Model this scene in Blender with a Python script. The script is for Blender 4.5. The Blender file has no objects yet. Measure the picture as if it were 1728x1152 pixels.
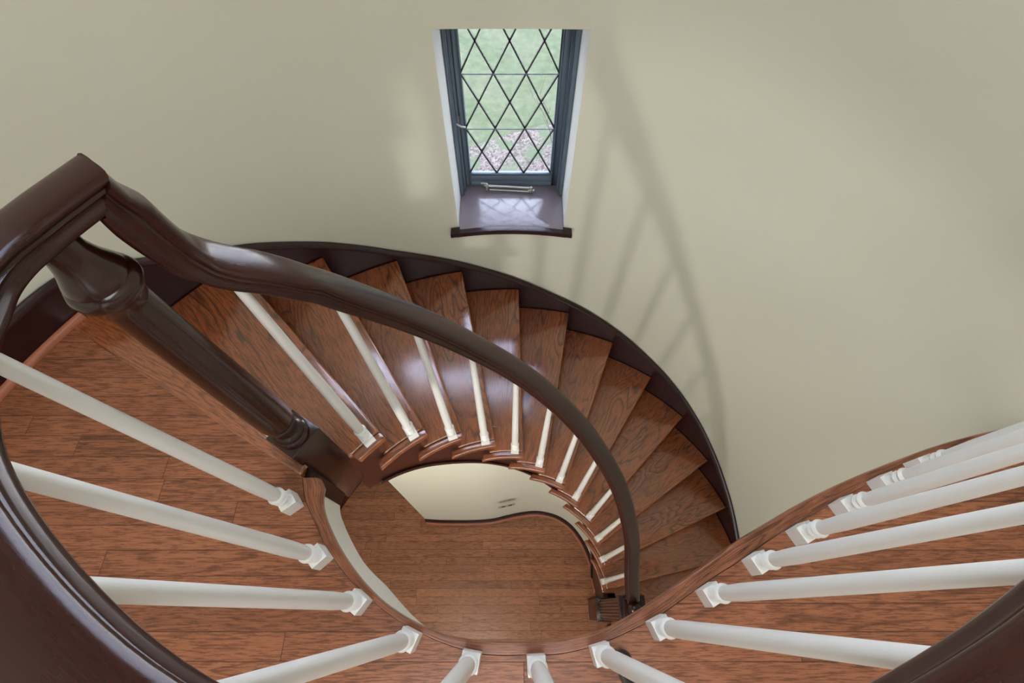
import bpy, bmesh, math, random
from mathutils import Vector, Matrix
random.seed(7)
PI = math.pi
C = bpy.context.scene.collection
F_PX = 841.0
TILT = math.atan(451.0 / F_PX)          # camera tilt away from straight down
CAM_Z = 1.3
RISE = 0.188
FLOOR_Z = -15 * RISE                    # lower hall floor
CX, CY = -0.007, 0.014                  # centre of the round stair tower
RW = 1.53                               # inner radius of the round wall


def site(u, v, z):
    """point of the level z surveyed at photo pixel (u, v)"""
    H = CAM_Z - z
    a = TILT - math.atan((v - 576) / F_PX)
    y = H * math.tan(a)
    Z = H * math.cos(TILT) + y * math.sin(TILT)
    return ((u - 864) / F_PX * Z, y)


def pol(r, deg, z=0.0):
    a = math.radians(deg)
    return Vector((CX + r * math.cos(a), CY + r * math.sin(a), z))


def interp(tab, x):
    if x <= tab[0][0]:
        return tab[0][1]
    for (a, b), (c, d) in zip(tab, tab[1:]):
        if x <= c:
            return b + (d - b) * (x - a) / (c - a)
    return tab[-1][1]


def catmull(pts, n=8):
    pts = [Vector(p) for p in pts]
    out = []
    P = [pts[0] * 2 - pts[1]] + pts + [pts[-1] * 2 - pts[-2]]
    for i in range(1, len(P) - 2):
        p0, p1, p2, p3 = P[i - 1:i + 3]
        for j in range(n):
            t = j / n
            out.append(0.5 * ((2 * p1) + (p2 - p0) * t + (2 * p0 - 5 * p1 + 4 * p2 - p3) * t * t
                              + (3 * p1 - p0 - 3 * p2 + p3) * t ** 3))
    out.append(pts[-1])
    return out


# ------------------------------------------------------------------ materials
def nt(name):
    m = bpy.data.materials.new(name)
    m.use_nodes = True
    t = m.node_tree
    b = t.nodes['Principled BSDF']
    return m, t, b


def N(t, kind, **kw):
    n = t.nodes.new(kind)
    for k, v in kw.items():
        setattr(n, k, v)
    return n


def math_n(t, op, a, b=None, c=None):
    n = t.nodes.new('ShaderNodeMath')
    n.operation = op
    for i, x in enumerate((a, b, c)):
        if x is None:
            continue
        if isinstance(x, (int, float)):
            n.inputs[i].default_value = x
        else:
            t.links.new(x, n.inputs[i])
    return n.outputs[0]


def ramp(t, fac, stops):
    r = t.nodes.new('ShaderNodeValToRGB')
    t.links.new(fac, r.inputs[0])
    e = r.color_ramp.elements
    e[0].position, e[0].color = stops[0][0], (*stops[0][1], 1)
    e[1].position, e[1].color = stops[-1][0], (*stops[-1][1], 1)
    for p, c in stops[1:-1]:
        k = e.new(p)
        k.color = (*c, 1)
    return r.outputs[0]


def mixc(t, fac, a, b, mode='MIX'):
    n = t.nodes.new('ShaderNodeMix')
    n.data_type = 'RGBA'
    n.blend_type = mode
    for s, x in ((n.inputs[0], fac), (n.inputs[6], a), (n.inputs[7], b)):
        if isinstance(x, (int, float)):
            s.default_value = x
        elif isinstance(x, tuple):
            s.default_value = (*x, 1)
        else:
            t.links.new(x, s)
    return n.outputs[2]


def grain_nodes(t, vec, rnd, base, dark, light, cath=9.0, sx=1.1, sy=13.0, contrast=0.75):
    """oak figure on vec (x along the grain); rnd: a value that differs from piece to piece"""
    comb = N(t, 'ShaderNodeCombineXYZ')
    t.links.new(math_n(t, 'MULTIPLY', rnd, 37.0), comb.inputs[0])
    t.links.new(math_n(t, 'MULTIPLY', rnd, 91.0), comb.inputs[1])
    t.links.new(math_n(t, 'MULTIPLY', rnd, 23.0), comb.inputs[2])
    add = N(t, 'ShaderNodeVectorMath', operation='ADD')
    t.links.new(vec, add.inputs[0])
    t.links.new(comb.outputs[0], add.inputs[1])

    def stretched(x, y, detail, rough, dist=0.0):
        mp = N(t, 'ShaderNodeMapping')
        mp.inputs['Scale'].default_value = (x, y, y)
        t.links.new(add.outputs[0], mp.inputs[0])
        n = N(t, 'ShaderNodeTexNoise')
        n.inputs['Scale'].default_value = 1.0
        n.inputs['Detail'].default_value = detail
        n.inputs['Roughness'].default_value = rough
        n.inputs['Distortion'].default_value = dist
        t.links.new(mp.outputs[0], n.inputs['Vector'])
        return n.outputs['Fac']
    body = stretched(sx, sy, 2.0, 0.45, 0.25)
    rings = math_n(t, 'FRACT', math_n(t, 'MULTIPLY', body, cath))
    fine = stretched(22.0, 300.0, 3.0, 0.7)
    tone = stretched(1.6, 5.0, 2.0, 0.5)
    rline = ramp(t, rings, [(0.0, (.1, .1, .1)), (0.08, (0, 0, 0)), (0.20, (.55, .55, .55)), (0.5, (1, 1, 1)), (0.92, (.9, .9, .9)), (1.0, (0.1, .1, .1))])
    pores = ramp(t, fine, [(0.42, (0, 0, 0)), (0.52, (1, 1, 1))])
    mask = ramp(t, stretched(2.3, 9.0, 1.0, 0.5), [(0.38, (.25, .25, .25)), (0.62, (1, 1, 1))])
    col = mixc(t, math_n(t, 'MULTIPLY', tone, 1.0), base, light)
    mk = N(t, 'ShaderNodeRGBToBW')
    t.links.new(mask, mk.inputs[0])
    k = mixc(t, math_n(t, 'MULTIPLY', mk.outputs[0], contrast), (1, 1, 1), rline, 'MIX')
    f1 = N(t, 'ShaderNodeRGBToBW')
    t.links.new(k, f1.inputs[0])
    col = mixc(t, f1.outputs[0], dark, col)
    pw = 0.55 if contrast > .5 else 0.18
    f2 = N(t, 'ShaderNodeRGBToBW')
    t.links.new(pores, f2.inputs[0])
    col = mixc(t, math_n(t, 'MULTIPLY_ADD', f2.outputs[0], pw, 1.0 - pw), dark, col)
    hgt = math_n(t, 'ADD', math_n(t, 'MULTIPLY', f1.outputs[0], 0.5), math_n(t, 'MULTIPLY', f2.outputs[0], 0.5))
    return col, hgt


def bump(t, b, h, strength, dist):
    n = N(t, 'ShaderNodeBump')
    n.inputs['Strength'].default_value = strength
    n.inputs['Distance'].default_value = dist
    t.links.new(h, n.inputs['Height'])
    t.links.new(n.outputs[0], b.inputs['Normal'])


def wood(name, base, dark, light, coord='Object', rough=0.3, spec=0.5, cath=9.0, sx=1.1, sy=13.0,
         contrast=0.75, coat=0.0, bstr=0.15, upright=False):
    m, t, b = nt(name)
    tc = N(t, 'ShaderNodeTexCoord')
    oi = N(t, 'ShaderNodeObjectInfo')
    vec = tc.outputs[coord]
    if upright:
        sp = N(t, 'ShaderNodeSeparateXYZ')
        cb = N(t, 'ShaderNodeCombineXYZ')
        t.links.new(vec, sp.inputs[0])
        t.links.new(sp.outputs[2], cb.inputs[0])
        t.links.new(sp.outputs[0], cb.inputs[1])
        t.links.new(sp.outputs[1], cb.inputs[2])
        vec = cb.outputs[0]
    col, h = grain_nodes(t, vec, oi.outputs['Random'], base, dark, light, cath, sx, sy, contrast)
    t.links.new(col, b.inputs['Base Color'])
    b.inputs['Roughness'].default_value = rough
    b.inputs['Specular IOR Level'].default_value = spec
    b.inputs['Coat Weight'].default_value = coat
    b.inputs['Coat Roughness'].default_value = 0.17 if name == 'tread_oak' else 0.12
    if name == 'tread_oak':
        b.inputs['Coat IOR'].default_value = 1.75
    bump(t, b, h, bstr, 0.001)
    return m


def floor_mat(name, bw, phase, base, dark, light, length=0.95, rough=0.36, gap=0.03, var=0.30):
    m, t, b = nt(name)
    tc = N(t, 'ShaderNodeTexCoord')
    sep = N(t, 'ShaderNodeSeparateXYZ')
    t.links.new(tc.outputs['Object'], sep.inputs[0])
    v = math_n(t, 'DIVIDE', math_n(t, 'SUBTRACT', sep.outputs[1], phase), bw)
    idx = math_n(t, 'FLOOR', v)
    fr = math_n(t, 'FRACT', v)
    w1 = N(t, 'ShaderNodeTexWhiteNoise', noise_dimensions='1D')
    t.links.new(idx, w1.inputs['W'])
    u = math_n(t, 'ADD', math_n(t, 'DIVIDE', sep.outputs[0], length), math_n(t, 'MULTIPLY', w1.outputs['Value'], 7.3))
    cell = math_n(t, 'FLOOR', u)
    fu = math_n(t, 'FRACT', u)
    cb = N(t, 'ShaderNodeCombineXYZ')
    t.links.new(idx, cb.inputs[0])
    t.links.new(cell, cb.inputs[1])
    w2 = N(t, 'ShaderNodeTexWhiteNoise', noise_dimensions='2D')
    t.links.new(cb.outputs[0], w2.inputs['Vector'])
    rnd = w2.outputs['Value']
    col, h = grain_nodes(t, tc.outputs['Object'], rnd, base, dark, light, 9.0, 2.2, 20.0, 0.55)
    lum = math_n(t, 'MULTIPLY_ADD', rnd, var, 1.0 - var * 0.55)
    g = N(t, 'ShaderNodeCombineXYZ')
    for i in range(3):
        t.links.new(lum, g.inputs[i])
    col = mixc(t, 1.0, col, g.outputs[0], 'MULTIPLY')
    d1 = math_n(t, 'MINIMUM', fr, math_n(t, 'SUBTRACT', 1.0, fr))
    d2 = math_n(t, 'MULTIPLY', math_n(t, 'MINIMUM', fu, math_n(t, 'SUBTRACT', 1.0, fu)), length / bw)
    d = math_n(t, 'MINIMUM', d1, d2)
    line = math_n(t, 'SMOOTH_MIN', math_n(t, 'DIVIDE', d, gap), 1.0, 0.2)
    col = mixc(t, math_n(t, 'MULTIPLY_ADD', line, 0.8, 0.2), (dark[0] * .25, dark[1] * .25, dark[2] * .25), col)
    t.links.new(col, b.inputs['Base Color'])
    b.inputs['Roughness'].default_value = rough
    b.inputs['Specular IOR Level'].default_value = 0.4
    bump(t, b, math_n(t, 'ADD', math_n(t, 'MULTIPLY', h, 0.3), line), 0.25, 0.0012)
    return m


def plain(name, col, rough=0.5, metal=0.0, spec=0.5, noise=0.0, nscale=8.0, bstr=0.0, coat=0.0, bscale=200.0):
    m, t, b = nt(name)
    b.inputs['Roughness'].default_value = rough
    b.inputs['Metallic'].default_value = metal
    b.inputs['Specular IOR Level'].default_value = spec
    b.inputs['Coat Weight'].default_value = coat
    tc = N(t, 'ShaderNodeTexCoord')
    n = N(t, 'ShaderNodeTexNoise')
    n.inputs['Scale'].default_value = nscale
    n.inputs['Detail'].default_value = 4
    t.links.new(tc.outputs['Object'], n.inputs['Vector'])
    k = 1 - noise
    t.links.new(mixc(t, n.outputs['Fac'], tuple(c * k for c in col), tuple(min(1, c * (1 + noise)) for c in col)),
                b.inputs['Base Color'])
    if bstr:
        n2 = N(t, 'ShaderNodeTexNoise')
        n2.inputs['Scale'].default_value = bscale
        t.links.new(tc.outputs['Object'], n2.inputs['Vector'])
        bump(t, b, n2.outputs['Fac'], bstr, 0.001)
    return m


def hexl(r, g, b):
    f = lambda c: ((c / 255 + .055) / 1.055) ** 2.4 if c > 10 else c / 255 / 12.92
    return (f(r), f(g), f(b))


M = {}
M['plaster'] = plain('cream_wall_paint', hexl(221, 220, 204), 0.55, spec=0.3, noise=0.02, nscale=1.3, bstr=0.05, bscale=60)
M['reveal'] = plain('white_reveal', hexl(236, 238, 236), 0.5, spec=0.3, noise=0.01)  # whiter than the wall colour, on the window reveal faces only
M['white'] = plain('white_gloss_paint', hexl(238, 238, 236), 0.32, spec=0.5, noise=0.015, nscale=30, bstr=0.04)
M['ceil'] = plain('ceiling_paint', hexl(230, 228, 218), 0.7, noise=0.01)
M['tread'] = wood('tread_oak', hexl(150, 80, 42), hexl(60, 27, 15), hexl(172, 98, 54), rough=0.3, spec=0.5, cath=17.0, sx=1.7, sy=7.5, contrast=0.78, coat=1.0, bstr=.06)
M['riser'] = wood('riser_wood', hexl(86, 46, 30), hexl(44, 20, 14), hexl(104, 56, 36), rough=0.4, contrast=0.3)
M['edge'] = wood('border_oak', hexl(154, 94, 64), hexl(60, 30, 20), hexl(174, 110, 78), coord='UV', rough=0.3, cath=11.0, sx=2.0, sy=18.0)
M['fascia_wood'] = wood('string_mahogany', hexl(58, 27, 19), hexl(32, 14, 11), hexl(72, 34, 22), coord='UV', rough=0.33, contrast=0.25)
M['skirt'] = wood('skirt_mahogany', hexl(38, 15, 18), hexl(20, 8, 11), hexl(50, 20, 22), coord='UV', rough=0.22, contrast=0.25, spec=0.5)
M['rail'] = wood('rail_mahogany', hexl(36, 14, 14), hexl(16, 6, 7), hexl(62, 24, 17), coord='UV', rough=0.27, contrast=0.35, cath=5.0, sx=1.5, sy=9.0, spec=0.4, coat=0.08, bstr=0.03)
M['newel'] = wood('newel_mahogany', hexl(38, 15, 14), hexl(18, 7, 8), hexl(58, 24, 17), rough=0.24, contrast=0.3, cath=4.0, sx=1.5, sy=9.0, spec=0.5, coat=0.3, bstr=0.02, upright=True)
M['shoe'] = wood('shoe_oak', hexl(168, 100, 72), hexl(104, 56, 40), hexl(180, 112, 84), coord='UV', rough=0.4, contrast=0.3)

# ------------------------------------------------------------------ mesh tools
def link(name, verts, faces, mat, parent=None, origin=(0, 0, 0), rotz=0.0, uvs=None, smooth=False, bevel=0.0, seg=2, auto=None):
    me = bpy.data.meshes.new(name)
    mw = Matrix.Translation(Vector(origin)) @ Matrix.Rotation(rotz, 4, 'Z')
    inv = mw.inverted()
    me.from_pydata([inv @ Vector(v) for v in verts], [], faces)
    if uvs:
        ul = me.uv_layers.new(name='UVMap')
        for p in me.polygons:
            for li in p.loop_indices:
                ul.data[li].uv = uvs[me.loops[li].vertex_index]
    bm = bmesh.new()
    bm.from_mesh(me)
    if not uvs:
        bmesh.ops.remove_doubles(bm, verts=bm.verts, dist=1e-6)
    bmesh.ops.recalc_face_normals(bm, faces=bm.faces)
    if bevel:
        es = [e for e in bm.edges if len(e.link_faces) == 2 and e.calc_face_angle(0) > 0.6]
        bmesh.ops.bevel(bm, geom=es, offset=bevel, segments=seg, affect='EDGES', profile=0.5, clamp_overlap=True)
    bm.to_mesh(me)
    bm.free()
    o = bpy.data.objects.new(name, me)
    C.objects.link(o)
    for m in (mat if isinstance(mat, list) else [mat]):
        me.materials.append(m)
    if smooth or bevel or auto:
        for p in me.polygons:
            p.use_smooth = True
        ang = auto if auto else math.radians(35)
        me.set_sharp_from_angle(angle=ang)
    o.matrix_world = mw
    if parent:
        # the matrix of an unevaluated parent: all parents here carry only a location and a z rotation
        o.parent = parent
        o.matrix_parent_inverse = world(parent).inverted()
        o.matrix_basis = mw
    return o


def world(o):
    m = o.matrix_basis.copy()
    if o.parent:
        m = world(o.parent) @ o.matrix_parent_inverse @ m
    return m


def empty(name, loc, label=None, cat=None, group=None, kind=None):
    o = bpy.data.objects.new(name, None)
    o.empty_display_size = 0.1
    o.location = loc
    C.objects.link(o)
    return tag(o, label, cat, group, kind)


def tag(o, label=None, cat=None, group=None, kind=None):
    for k, v in (('label', label), ('category', cat), ('group', group), ('kind', kind)):
        if v:
            o[k] = v
    return o


def tri_poly(pts):
    """triangles of a simple polygon given as 2D points"""
    bm = bmesh.new()
    vs = [bm.verts.new((p[0], p[1], 0)) for p in pts]
    f = bm.faces.new(vs)
    bm.normal_update()
    bm.verts.index_update()
    r = bmesh.ops.triangulate(bm, faces=[f], quad_method='BEAUTY', ngon_method='BEAUTY')
    t = [[v.index for v in f.verts] for f in bm.faces]
    bm.free()
    return t


def slab(pts, z0, z1):
    """prism between z0 < z1 over a plan polygon, caps as ngons"""
    n = len(pts)
    v = [(p[0], p[1], z1) for p in pts] + [(p[0], p[1], z0) for p in pts]
    f = [list(range(n)), list(range(2 * n - 1, n - 1, -1))]
    for i in range(n):
        j = (i + 1) % n
        f.append([i, n + i, n + j, j])
    return v, f


def slab_tri(pts, z0, z1):
    n = len(pts)
    v = [(p[0], p[1], z1) for p in pts] + [(p[0], p[1], z0) for p in pts]
    T = tri_poly(pts)
    f = [list(t) for t in T] + [[n + i for i in reversed(t)] for t in T]
    for i in range(n):
        j = (i + 1) % n
        f.append([i, n + i, n + j, j])
    return v, f


def lathe(prof, cx, cy, seg=28):
    v, f = [], []
    for r, z in prof:
        for i in range(seg):
            a = 2 * PI * i / seg
            v.append((cx + r * math.cos(a), cy + r * math.sin(a), z))
    for k in range(len(prof) - 1):
        for i in range(seg):
            j = (i + 1) % seg
            f.append([k * seg + i, k * seg + j, (k + 1) * seg + j, (k + 1) * seg + i])
    f.append(list(range(seg))[::-1])
    f.append([(len(prof) - 1) * seg + i for i in range(seg)])
    return v, f


def box(cx, cy, hx, hy, z0, z1, ang=0.0):
    c, s = math.cos(ang), math.sin(ang)
    p = [(cx + x * c - y * s, cy + x * s + y * c) for x, y in ((-hx, -hy), (hx, -hy), (hx, hy), (-hx, hy))]
    return slab(p, z0, z1)


def merge(*parts):
    V, Fc = [], []
    for v, f in parts:
        b = len(V)
        V += list(v)
        Fc += [[b + i for i in q] for q in f]
    return V, Fc


def sweep(path, prof, mitre0=None, mitre1=None, closed_prof=True, az=None, scale=None, tscale=None):
    """sweep a (side, up) section along a 3D path, staying upright; returns verts, faces, uvs.
    mitre = horizontal normal of the plane that cuts the end"""
    n, k = len(path), len(prof)
    V, U = [], []
    per = [0]
    for a, b in zip(prof, prof[1:] + prof[:1]):
        per.append(per[-1] + math.hypot(a[0] - b[0], a[1] - b[1]))
    L = 0
    for i, p in enumerate(path):
        a = path[max(0, i - 1)]
        b = path[min(n - 1, i + 1)]
        if i:
            L += (p - path[i - 1]).length
        T = (b - a).normalized()
        S = Vector((T.y, -T.x, 0)).normalized()
        if az and az[i] is not None:
            S = Vector((math.sin(az[i]), -math.cos(az[i]), 0))
        W = S.cross(T).normalized()
        if W.z < -.3:
            W = -W
        k_ = scale[i] if scale else 1.0
        for j, (s, t) in enumerate(prof):
            q = p + S * (s * k_) + W * (t * k_ * (tscale[i] if tscale else 1.0))
            m = mitre0 if i == 0 else mitre1 if i == n - 1 else None
            if m is not None:
                d = T.dot(m)
                if abs(d) > 0.1:
                    q = q - T * ((q - p).dot(m) / d)
            V.append(q)
            U.append((L, per[j]))
    Fc = []
    for i in range(n - 1):
        for j in range(k):
            if not closed_prof and j == k - 1:
                continue
            j2 = (j + 1) % k
            Fc.append([i * k + j, i * k + j2, (i + 1) * k + j2, (i + 1) * k + j])
    if closed_prof:
        Fc.append(list(range(k)))
        Fc.append([(n - 1) * k + j for j in reversed(range(k))])
    return V, Fc, U


def tube(path, r0, r1=None, seg=10):
    r1 = r0 if r1 is None else r1
    path = [Vector(p) for p in path]
    V, Fc = [], []
    n = len(path)
    ref = Vector((0.3, 0.1, 1)).normalized()
    for i, p in enumerate(path):
        T = (path[min(n - 1, i + 1)] - path[max(0, i - 1)]).normalized()
        A = T.cross(ref)
        if A.length < .05:
            A = T.cross(Vector((1, 0, 0)))
        A.normalize()
        B = T.cross(A)
        r = r0 + (r1 - r0) * i / max(1, n - 1)
        for j in range(seg):
            a = 2 * PI * j / seg
            V.append(p + A * (r * math.cos(a)) + B * (r * math.sin(a)))
    for i in range(n - 1):
        for j in range(seg):
            k = (j + 1) % seg
            Fc.append([i * seg + j, i * seg + k, (i + 1) * seg + k, (i + 1) * seg + j])
    Fc.append(list(range(seg))[::-1])
    Fc.append([(n - 1) * seg + j for j in range(seg)])
    return V, Fc


# ------------------------------------------------------------------ survey data
edge_px = [(537, 806), (544, 822), (541, 838), (543, 858), (552, 885), (566, 915), (585, 946), (610, 979), (640, 1010), (668, 1031),
           (700, 1050), (735, 1065), (770, 1075), (815, 1081), (864, 1082), (910, 1081), (950, 1079), (985, 1072), (1020, 1062),
           (1055, 1044), (1090, 1023), (1120, 1002), (1150, 980), (1195, 949), (1240, 916), (1280, 892), (1357.8, 846), (1435.6, 808),
           (1513.3, 776.5), (1591, 748.5), (1669, 728), (1722, 718)]
seam_px = [(510, 806), (513, 836), (520, 856), (528, 875), (545, 913), (566, 947.5), (596, 984), (628.5, 1013.5), (666, 1043), (708, 1067), (745, 1084),
           (778, 1095), (812, 1103.8), (848, 1106), (882, 1105.5), (915, 1105.5), (944.4, 1103.8), (986, 1095), (1030, 1080), (1075, 1059), (1117, 1036), (1169, 999),
           (1208, 972), (1247.6, 947), (1320.5, 897), (1391.7, 857), (1461.5, 819), (1529, 789), (1600, 765), (1680, 745)]
edge = [site(u, v, 0) for u, v in edge_px]
seam = [site(u, v, 0) for u, v in seam_px]
# both curves run on to the round wall outside the frame
edge += [(1.455, 0.452)]
seam += [(1.42, 0.385), (1.475, 0.392)]
edge = [(p.x, p.y) for p in catmull([(x, y, 0) for x, y in edge], 4)]
seam = [(p.x, p.y) for p in catmull([(x, y, 0) for x, y in seam], 4)]

strip_in = [(-1.353, .76), (-1.171, .65), (-.958, .526), (-.549, .298)]       # seam between floorboards and landing nosing
strip_out = [(-1.335, .85), (-.547, .343)]                                    # front of the landing nosing

nose_out = {k: 88.35 - 11.05 * (k - 5) for k in range(0, 15)}
nose_in_xy = {1: (-.379, .450), 2: (-.289, .528), 3: (-.182, .571), 4: (-.065, .596), 5: (.051, .597), 6: (.160, .582), 7: (.271, .548), 8: (.36, .493),
              9: (.441, .416), 10: (.51, .329), 11: (.555, .222), 12: (.572, .1)}
nose_in = {k: math.degrees(math.atan2(y - CY, x - CX)) for k, (x, y) in nose_in_xy.items()}
nose_in[0] = 141.5
nose_in[13] = -2.0
nose_in[14] = -13.0
R_IN, R_SEAM, R_STR, R_OUT = 0.590, 0.618, 0.626, 1.512

# ------------------------------------------------------------------ walls
ZT = 3.1
z_sill, z_head, hx0, hx1 = -0.456, 0.428, -0.242, 0.236


W2 = (86.0, 120.0, 0.62, 2.75)           # the next window up, above the picture: angles and heights
RO = 1.835


def wall_round():
    """thick round wall with its window openings cut through"""
    a0, a1 = math.degrees(math.asin((hx1 - CX) / RW)), math.degrees(math.asin((hx0 - CX) / RW))
    ph = [90 - a0, 90 - a1]
    cols = []
    brk = [round(ph[0], 6), round(ph[1], 6), W2[0], W2[1]]
    lst = [0 + i * 3 for i in range(0, 61)]
    lst = sorted([p for p in lst if min(abs(p - q) for q in brk) > .7] + brk)
    for p in lst:
        q = pol(RW, p)
        o = pol(RO, p)
        if abs(p - ph[0]) < 1e-4:
            q = Vector((hx1, q.y, 0)); o = Vector((hx1, math.sqrt(RO * RO - (hx1 - CX) ** 2) + CY, 0))
        if abs(p - ph[1]) < 1e-4:
            q = Vector((hx0, q.y, 0)); o = Vector((hx0, math.sqrt(RO * RO - (hx0 - CX) ** 2) + CY, 0))
        cols.append((p, q, o))
    cols = [(-10, Vector((CX + RW, -3.2, 0)), Vector((CX + RO, -3.2, 0)))] + cols + [(190, Vector((CX - RW, -3.2, 0)), Vector((CX - RO, -3.2, 0)))]
    zs = [FLOOR_Z - 0.1, z_sill, z_head, W2[2], W2[3], ZT]
    nz = len(zs)
    n = len(cols)
    V = []
    for side in (1, 2):
        for kz, z in enumerate(zs):
            for c in cols:
                dz = 0
                if kz == 2 and abs(c[1].x) < .235 and c[1].y > 1:
                    dz = -.009 * (1 - (c[1].x / .235) ** 2)
                V.append((c[side].x, c[side].y, z + dz))
    idx = lambda s_, k, i: s_ * n * nz + k * n + i
    find = lambda a: [i for i, c in enumerate(cols) if abs(c[0] - a) < 1e-3][0]
    holes = [(1, find(ph[0]), find(ph[1])), (3, find(W2[0]), find(W2[1]))]
    Fc, rev = [], []
    for k in range(nz - 1):
        for i in range(n - 1):
            if any(k == hk and h0 <= i < h1 for hk, h0, h1 in holes):
                continue
            Fc.append([idx(0, k, i), idx(0, k, i + 1), idx(0, k + 1, i + 1), idx(0, k + 1, i)])
            Fc.append([idx(1, k, i + 1), idx(1, k, i), idx(1, k + 1, i), idx(1, k + 1, i + 1)])
    for hk, h0, h1 in holes:
        for i in (h0, h1):
            rev.append([idx(0, hk, i), idx(0, hk + 1, i), idx(1, hk + 1, i), idx(1, hk, i)])
        for k in (hk, hk + 1):
            for i in range(h0, h1):
                rev.append([idx(0, k, i), idx(0, k, i + 1), idx(1, k, i + 1), idx(1, k, i)])
    for i in range(n - 1):
        Fc.append([idx(0, nz - 1, i), idx(0, nz - 1, i + 1), idx(1, nz - 1, i + 1), idx(1, nz - 1, i)])
    o = link('wall_round', V, Fc + rev, [M['plaster'], M['reveal']], smooth=True, auto=math.radians(30))
    for p in o.data.polygons:
        c = p.center
        r = math.hypot(c.x - CX, c.y - CY)
        if RW + .05 < r < RO - .03 and c.y > 1.2 and c.z < ZT - .01:
            p.material_index = 1
            p.use_smooth = False
    return o


tag(wall_round(), 'cream painted round wall of the stair tower', None, None, 'structure')
v, f = box(CX, -3.3, 1.95, 0.1, FLOOR_Z - .1, ZT)
tag(link('wall_back', v, f, M['plaster']), 'cream wall behind the landing', None, None, 'structure')
v, f = box(CX, -0.7, 1.95, 2.75, ZT, ZT + .1)
tag(link('ceiling', v, f, M['ceil']), 'pale painted ceiling over the stair tower', None, None, 'structure')

# ------------------------------------------------------------------ floors
yb = site(864, 606.6, 0)[1]
M['floor_up'] = floor_mat('upper_oak_boards', 0.0569, yb, hexl(148, 90, 62), hexl(62, 31, 21), hexl(170, 110, 78), 1.15, 0.32, 0.026)
y1 = site(864, 926.5, FLOOR_Z)[1]
y2 = site(864, 1049, FLOOR_Z)[1]
M['floor_dn'] = floor_mat('lower_oak_boards', (y1 - y2) / 9.0, y1, hexl(158, 102, 74), hexl(80, 44, 31), hexl(182, 126, 94), 0.9, 0.32, 0.04, 0.36)

left_arc = [tuple(pol(RW + .02, a)[:2]) for a in [150 + i * 3 for i in range(11)]]
up_poly = ([(-1.349, .768)] + [(-1.375, .735)] + left_arc + [(CX - RW - .02, -3.2), (CX + RW + .02, -3.2)]
           + [tuple(pol(RW + .02, a)[:2]) for a in (0, 3, 6, 9, 12, 14)] + list(reversed(seam)) + [(-.553, .311), (-.966, .540), (-1.179, .664)])
v, f = slab_tri(up_poly, -.022, 0)
tag(link('floor', v, f, M['floor_up']), 'upper landing floor of narrow reddish oak boards', None, None, 'structure')

v, f = slab([(-1.6, -3.3), (1.6, -3.3), (1.6, 1.62), (-1.6, 1.62)], FLOOR_Z - .05, FLOOR_Z)
tag(link('floor_lower', v, f, M['floor_dn']), 'lower hall floor of brown oak strip boards seen through the well', None, None, 'structure')

# oak border along the well, in three lengths with butt joints
def strip_uv(a, b, z1, z0, n=None):
    """band between two plan curves resampled to the same count, with rounded well edge"""
    def resample(c, m):
        L = [0]
        for p, q in zip(c, c[1:]):
            L.append(L[-1] + math.hypot(p[0] - q[0], p[1] - q[1]))
        out = []
        for i in range(m):
            s = L[-1] * i / (m - 1)
            k = max(j for j in range(len(L)) if L[j] <= s + 1e-9)
            k = min(k, len(c) - 2)
            t = (s - L[k]) / max(1e-9, L[k + 1] - L[k])
            out.append((c[k][0] + (c[k + 1][0] - c[k][0]) * t, c[k][1] + (c[k + 1][1] - c[k][1]) * t))
        return out
    m = n or 120
    return resample(a, m), resample(b, m)


E_, S_ = strip_uv(edge, seam, 0, 0, 160)
prof_e = [(1.0, -.022), (1.0, .0015), (0.5, .002), (0.12, .002), (0.03, -.001), (-0.03, -.008), (-0.045, -.016), (-0.02, -.026), (0.1, -.03)]


def border(i0, i1, label):
    V, Fc, U = [], [], []
    L = 0
    k = len(prof_e)
    for i in range(i0, i1 + 1):
        e, s = Vector((*E_[i], 0)), Vector((*S_[i], 0))
        if i > i0:
            L += math.hypot(E_[i][0] - E_[i - 1][0], E_[i][1] - E_[i - 1][1])
        acc = 0
        for j, (t, z) in enumerate(prof_e):
            q = e.lerp(s, t * .94)
            V.append((q.x, q.y, z))
            U.append((L, t * .06 + z))
    n = i1 - i0 + 1
    for i in range(n - 1):
        for j in range(k):
            j2 = (j + 1) % k
            Fc.append([i * k + j, i * k + j2, (i + 1) * k + j2, (i + 1) * k + j])
    Fc += [list(range(k)), [(n - 1) * k + j for j in reversed(range(k))]]
    return link('border_length', V, Fc, M['edge'], well, uvs=U, smooth=True)


well = empty('trim_1', (0, 0, 0), 'curved oak border board edging the landing floor around the open well', None, None, 'structure')


def nearest(pt):
    return min(range(len(E_)), key=lambda i: (E_[i][0] - pt[0]) ** 2 + (E_[i][1] - pt[1]) ** 2)


j1, j2 = nearest(site(566, 915, 0)), nearest(site(1160, 973, 0))
border(0, j2, '')
border(j2, len(E_) - 1, '')

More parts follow.
